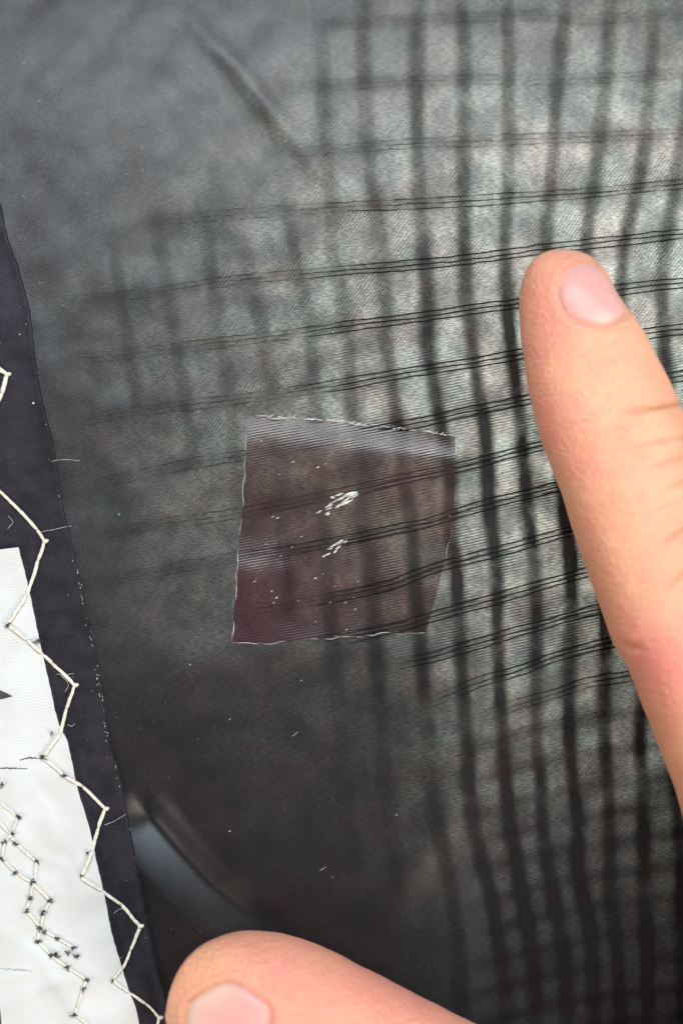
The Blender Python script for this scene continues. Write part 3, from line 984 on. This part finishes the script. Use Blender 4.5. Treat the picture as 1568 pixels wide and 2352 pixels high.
INDEX = [(1302, 588, 5.6, 34, 1.6), (1302, 599, 5.8, 64, 3.4), (1298, 620, 6.0, 85, 4.9), (1297, 652, 6.4, 103, 6.1), (1301, 700, 6.9, 113, 6.9), (1320, 760, 7.3, 128, 7.3),
         (1344, 820, 7.7, 144, 7.6), (1391, 950, 8.3, 162, 8.3), (1437, 1080, 8.8, 158, 8.7), (1492, 1250, 9.4, 158, 9.2), (1552, 1400, 10.4, 160, 9.9), (1582, 1470, 10.8, 155, 10.2), (1650, 1640, 11.6, 156, 10.4), (1725, 1800, 13.0, 172, 11.0), (1800, 2000, 14.5, 205, 12.5)]
THUMB = [(412, 2248, 5.5, 40, 1.7), (418, 2252, 5.8, 76, 3.6), (434, 2260, 6.2, 108, 5.2), (464, 2275, 6.8, 140, 6.6), (520, 2300, 7.6, 170, 7.8), (595, 2335, 8.4, 194, 8.6), (690, 2385, 9.0, 206, 9.2), (800, 2440, 9.4, 206, 9.5),
         (992, 2536, 10.0, 204, 9.8), (1180, 2640, 11.0, 220, 10.5), (1400, 2780, 13.0, 260, 12.5), (1640, 2950, 15.0, 320, 14.0), (1850, 3100, 16.0, 340, 14.5)]
MIDDLE = [(1985, 640, 6, 60, 3), (1990, 690, 7, 120, 6.5), (2005, 800, 8, 138, 7.6), (2030, 1100, 11, 158, 9), (2055, 1400, 12, 165, 10), (2080, 1700, 13, 180, 10.8), (2090, 2050, 14, 220, 12)]
RING = [(2330, 830, 6, 60, 3), (2332, 880, 7, 115, 6.5), (2340, 990, 8, 130, 7.4), (2350, 1280, 11, 150, 8.8), (2360, 1560, 12, 155, 9.6), (2370, 1830, 13, 170, 10.4), (2350, 2150, 14, 210, 12)]
LITTLE = [(2690, 1240, 6, 50, 3), (2684, 1290, 6.5, 98, 5.8), (2670, 1400, 7, 112, 6.6), (2640, 1620, 9, 125, 7.6), (2610, 1850, 11, 135, 8.6), (2580, 2050, 12, 150, 9.6), (2540, 2300, 13, 190, 11)]
PALM = [(2060, 1780, 13.5, 300, 9.5), (2080, 1900, 14, 430, 11.5), (2110, 2200, 14.5, 520, 13), (2120, 2500, 15, 520, 14), (2110, 2800, 16, 500, 15), (2110, 3100, 17, 450, 15.5), (2130, 3400, 18, 400, 16), (2170, 3700, 19, 395, 16.5), (2200, 3950, 19.5, 400, 17)]

V, F = [], []
for ax, nr in ((INDEX, 90), (THUMB, 90), (MIDDLE, 50), (RING, 50), (LITTLE, 46), (PALM, 60)):
    v, f = ring_loft(ax, nr)
    o = sum(len(q) for q in V)
    V.append(v)
    F += [tuple(i + o for i in ff) for ff in f]
V = np.concatenate(V)
raw = bpy.data.meshes.new('hand_raw')
raw.from_pydata([tuple(v) for v in V], [], F)
tmp = bpy.data.objects.new('hand_raw', raw)
COL.objects.link(tmp)
md = tmp.modifiers.new('voxel', 'REMESH')
md.mode = 'VOXEL'
md.voxel_size = 0.00075
sm = tmp.modifiers.new('soft', 'SMOOTH')
sm.factor = 0.5
sm.iterations = 9
sb = tmp.modifiers.new('fine', 'SUBSURF')
sb.levels = 1
sb.render_levels = 1
dg = bpy.context.evaluated_depsgraph_get()
hand_me = bpy.data.meshes.new_from_object(tmp.evaluated_get(dg))
hand_me.name = 'hand'
bpy.data.objects.remove(tmp)
bpy.data.meshes.remove(raw)

nvt = len(hand_me.vertices)
co = np.zeros(nvt * 3, np.float32)
hand_me.vertices.foreach_get('co', co)
co = co.reshape(-1, 3).astype(float)
nr = np.zeros(nvt * 3, np.float32)
hand_me.vertices.foreach_get('normal', nr)
nr = nr.reshape(-1, 3).astype(float)
smooth_bvh = BVHTree.FromPolygons([tuple(c) for c in co], [tuple(p.vertices) for p in hand_me.polygons])
HX, HY = to_layout(co)
view = np.array([0, 0, D]) - co
view /= np.linalg.norm(view, axis=1)[:, None]
facing = (nr * view).sum(1)
top = smooth(-0.15, 0.15, facing)

NAIL_I = [(1343, 603), (1320, 609), (1301, 620), (1288, 635), (1281, 651), (1278, 672), (1281, 686), (1286, 699), (1292, 716), (1300, 725), (1314, 731), (1336, 738), (1359, 744), (1383, 745), (1400, 741), (1413, 735), (1428, 728), (1438, 718), (1429, 695), (1415, 667), (1402, 643), (1388, 624), (1366, 608)]
NAIL_T = [(424, 2375), (426, 2345), (432, 2311), (445, 2296), (462, 2285), (488, 2270), (514, 2259), (535, 2258), (552, 2262), (580, 2280), (606, 2300), (618, 2314), (623, 2330), (616, 2352), (600, 2375), (570, 2400), (530, 2415), (480, 2415), (440, 2400)]


def rounded(poly):
    P = np.asarray(poly, float)
    Q = catmull(np.concatenate([P[-3:], P, P[:4]]), 400)
    i0 = np.argmin(((Q[:200] - P[0]) ** 2).sum(1))
    i1 = 200 + np.argmin(((Q[200:] - P[0]) ** 2).sum(1))
    R = Q[i0:i1]
    for _ in range(40):
        R = (np.roll(R, 1, 0) + R + np.roll(R, -1, 0)) / 3
    return [tuple(p) for p in R[::3]]


NAIL_I, NAIL_T = rounded(NAIL_I), rounded(NAIL_T)
NAIL_I = [(1358 + (x - 1358) * 1.07 + 3, 675 + (y - 675) * 1.05) for x, y in NAIL_I]
NAIL_T = [(525 + (x - 525) * 1.04, 2335 + (y - 2335) * 1.04) for x, y in NAIL_T]
disp = np.zeros(nvt)
flush = np.zeros(nvt)
crs = np.zeros(nvt)
for poly, deep, fold in ((NAIL_I, 0.00042, 0.00013), (NAIL_T, 0.00046, 0.00018)):
    loop = poly + [poly[0]]
    d, sd, t = seg_dist(HX, HY, loop)
    ins = inside(HX, HY, poly)
    sg = np.where(ins, -d, d)
    disp += top * (-deep * smooth(2, -7, sg) + fold * np.exp(-((sg - 12) / 9.0) ** 2) - 0.00016 * np.exp(-((sg - 1) / 3.0) ** 2))
    flush += 0.22 * np.exp(-((sg - 6) / 9.0) ** 2) * top
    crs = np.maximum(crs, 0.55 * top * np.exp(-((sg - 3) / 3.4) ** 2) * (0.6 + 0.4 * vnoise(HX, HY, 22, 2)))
CREASES = [([(1424, 946), (1484, 940), (1554, 928), (1600, 918)], 0.00030, 7.0, 0.75), ([(1424, 1031), (1484, 1020), (1568, 1003), (1600, 996)], 0.00016, 5.5, 0.40),
           ([(1485, 1076), (1568, 1050), (1600, 1040)], 0.00016, 5.0, 0.42), ([(1519, 1127), (1568, 1108), (1610, 1092)], 0.00016, 5.0, 0.42),
           ([(1505, 1258), (1568, 1216), (1620, 1190)], 0.00024, 7.0, 0.55), ([(1520, 1358), (1568, 1316), (1620, 1280)], 0.00022, 6.5, 0.50),
           ([(1470, 1190), (1530, 1160), (1600, 1130)], 0.00010, 5.0, 0.22), ([(1425, 1470), (1447, 1484), (1470, 1488)], 0.00035, 9.0, 0.15),
           ([(590, 2218), (604, 2240), (618, 2262)], 0.00010, 4.0, 0.10), ([(606, 2200), (622, 2228), (632, 2250)], 0.00010, 4.0, 0.10),
           ([(1400, 985), (1450, 980), (1520, 970)], 0.00008, 4.0, 0.15), ([(1360, 762), (1400, 757), (1450, 752)], 0.00008, 6.0, 0.22)]
for k in range(46):                   # small skin lines across the finger and thumb
    f = random.random()
    if k < 32:
        x, y = 1300 + 235 * f + random.uniform(-40, 110), 790 + 720 * f
        l, sl = random.uniform(25, 75), random.uniform(-0.45, -0.1) - 0.25 * f
    else:
        x, y = 560 + 430 * f, 2200 + 150 * f + random.uniform(-25, 60)
        l, sl = random.uniform(10, 22), random.uniform(1.2, 2.2)
    CREASES.append(([(x - l / 2, y - sl * l / 2), (x, y + random.uniform(-2, 2)), (x + l / 2, y + sl * l / 2)], random.uniform(0.00004, 0.00011), random.uniform(2.6, 4.2), random.uniform(0.05, 0.20)))
for ln, dp, w, cc in CREASES:
    d, sd, t = seg_dist(HX, HY, ln)
    tp = np.clip(np.sin(np.clip(0.06 + 0.8 * t, 0, 1) * math.pi), 0, 1)
    disp += top * tp * (-dp * np.exp(-(d / w) ** 2) + 0.35 * dp * np.exp(-((d - 2.0 * w) / (1.2 * w)) ** 2))
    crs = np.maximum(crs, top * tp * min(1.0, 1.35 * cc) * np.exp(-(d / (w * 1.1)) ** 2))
disp += 0.00008 * vnoise(HX, HY, 46, 1) + 0.00016 * vnoise(HX, HY, 120, 3)
for (x, y, r, k) in [(1500, 1505, 70, 0.75), (1560, 1580, 90, 0.7), (1225, 800, 60, 0.55), (1250, 960, 70, 0.55), (1320, 1060, 70, 0.35), (1235, 690, 55, 0.45), (1300, 610, 45, 0.4),
                     (1290, 760, 50, 0.3), (640, 2215, 80, 0.45), (850, 2260, 150, 0.45), (700, 2320, 110, 0.35), (1000, 2340, 120, 0.5), (560, 2180, 60, 0.2), (1450, 1420, 60, 0.35), (1350, 1200, 50, 0.25)]:
    flush += k * np.exp(-((HX - x) ** 2 + (HY - y) ** 2) / (r * r))
flush = np.clip(flush + 0.12 * vnoise(HX, HY, 60, 5), 0, 1)
co2 = co + nr * disp[:, None]
hand_me.vertices.foreach_set('co', co2.astype(np.float32).ravel())
for nm, arr in (('flush', flush), ('crease', crs)):
    at = hand_me.attributes.new(nm, 'FLOAT', 'POINT')
    at.data.foreach_set('value', arr.astype(np.float32))
hand_me.polygons.foreach_set('use_smooth', [True] * len(hand_me.polygons))
hand_me.materials.clear()
hand_me.update()
hand = link('hand', hand_me, SKIN)
hand['label'] = 'right hand pressing black cloth with pointing index finger and thumb'
hand['category'] = 'hand'


def nail(poly, name, pale_fn, label, bulge):
    P = np.array(poly + [poly[0]], float)
    n = 72
    seg = np.sqrt(((P[1:] - P[:-1]) ** 2).sum(1))
    t = np.concatenate([[0], np.cumsum(seg)])
    q = np.linspace(0, t[-1], n, endpoint=False)
    R = np.stack([np.interp(q, t, P[:, 0]), np.interp(q, t, P[:, 1])], 1)
    R = (np.roll(R, 1, 0) + 2 * R + np.roll(R, -1, 0)) / 4
    c = R.mean(0)
    rings = 16
    eye = Vector((0, 0, D))
    verts, pale, nl = [], [], []
    for i in range(rings + 1):
        f = i / rings
        for p in c + (R - c) * min(f, 1.0) * 0.985:
            tgt = Vector(((p[0] - 784) * S, (1176 - p[1]) * S, 0))
            hit, nn, _, _ = smooth_bvh.ray_cast(eye, (tgt - eye).normalized())
            if hit is None or hit.z < -0.004 + float(H(p[0], p[1])) + 0.002:
                hit, nn, _, _ = smooth_bvh.find_nearest(Vector(((p[0] - 784) * S * 0.97, (1176 - p[1]) * S * 0.97, 0.006 + float(H(p[0], p[1])))))
            edge = -0.00050 * max(0.0, (f - 0.90) / 0.10) ** 2
            verts.append(hit + nn * (0.00008 + bulge * (1 - f * f) + edge))
            pale.append(pale_fn(p[0], p[1]))
    F = []
    for i in range(rings):
        for j in range(n):
            F.append((i * n + j, i * n + (j + 1) % n, (i + 1) * n + (j + 1) % n, (i + 1) * n + j))
    Vn = np.array([tuple(v) for v in verts])
    G = Vn.reshape(rings + 1, n, 3)
    for _ in range(3):
        G[1:-1] = (G[1:-1] * 2 + G[:-2] + G[2:] + np.roll(G[1:-1], 1, 1) + np.roll(G[1:-1], -1, 1)) / 6
    G[0] = G[0].mean(0)
    o = mesh_obj(name, G.reshape(-1, 3), F, NAIL, hand, attrs={'pale': pale})
    o['label'] = label
    # faces must look outwards
    bm = bmesh.new()
    bm.from_mesh(o.data)
    bmesh.ops.remove_doubles(bm, verts=bm.verts, dist=1e-7)
    bmesh.ops.recalc_face_normals(bm, faces=bm.faces)
    if sum(f.normal.z for f in bm.faces) < 0:
        bmesh.ops.reverse_faces(bm, faces=bm.faces)
    bm.to_mesh(o.data)
    bm.free()
    return o


def pale_index(x, y):
    lun = math.exp(-(((x - 1385) / 30) ** 2 + ((y - 733) / 19) ** 2) ** 1.5)
    d, _, _ = seg_dist(np.array([x]), np.array([y]), [(1365, 608), (1343, 603), (1301, 620), (1281, 651)])
    return float(min(1, 0.5 * lun + 0.75 * math.exp(-(d[0] / 6.0) ** 2)))


def pale_thumb(x, y):
    d, _, _ = seg_dist(np.array([x]), np.array([y]), [(424, 2375), (432, 2311), (462, 2285), (500, 2265)])
    return float(min(1, 0.9 * math.exp(-(d[0] / 42.0) ** 2)))


nail(NAIL_I, 'fingernail', pale_index, 'short pink nail of the index finger', 0.00025)
nail(NAIL_T, 'thumbnail', pale_thumb, 'pink nail of the thumb with pale free edge', 0.0003)
# a sliver of dry skin at the corner of the index nail
hit, nn, _, _ = smooth_bvh.find_nearest(Vector(((1434 - 784) * S * 0.97, (1176 - 727) * S * 0.97, 0.004)))
base = np.array(hit)
tip = base + np.array([17 * S, 13 * S, 0.0004])
tt = np.linspace(0, 1, 7)[:, None]
tube_obj('hangnail', base + (tip - base) * tt, S * 3.6 * (1 - 0.85 * tt[:, 0]), mat_plain('dry skin', (0.72, 0.55, 0.45), 0.6), hand, 6)
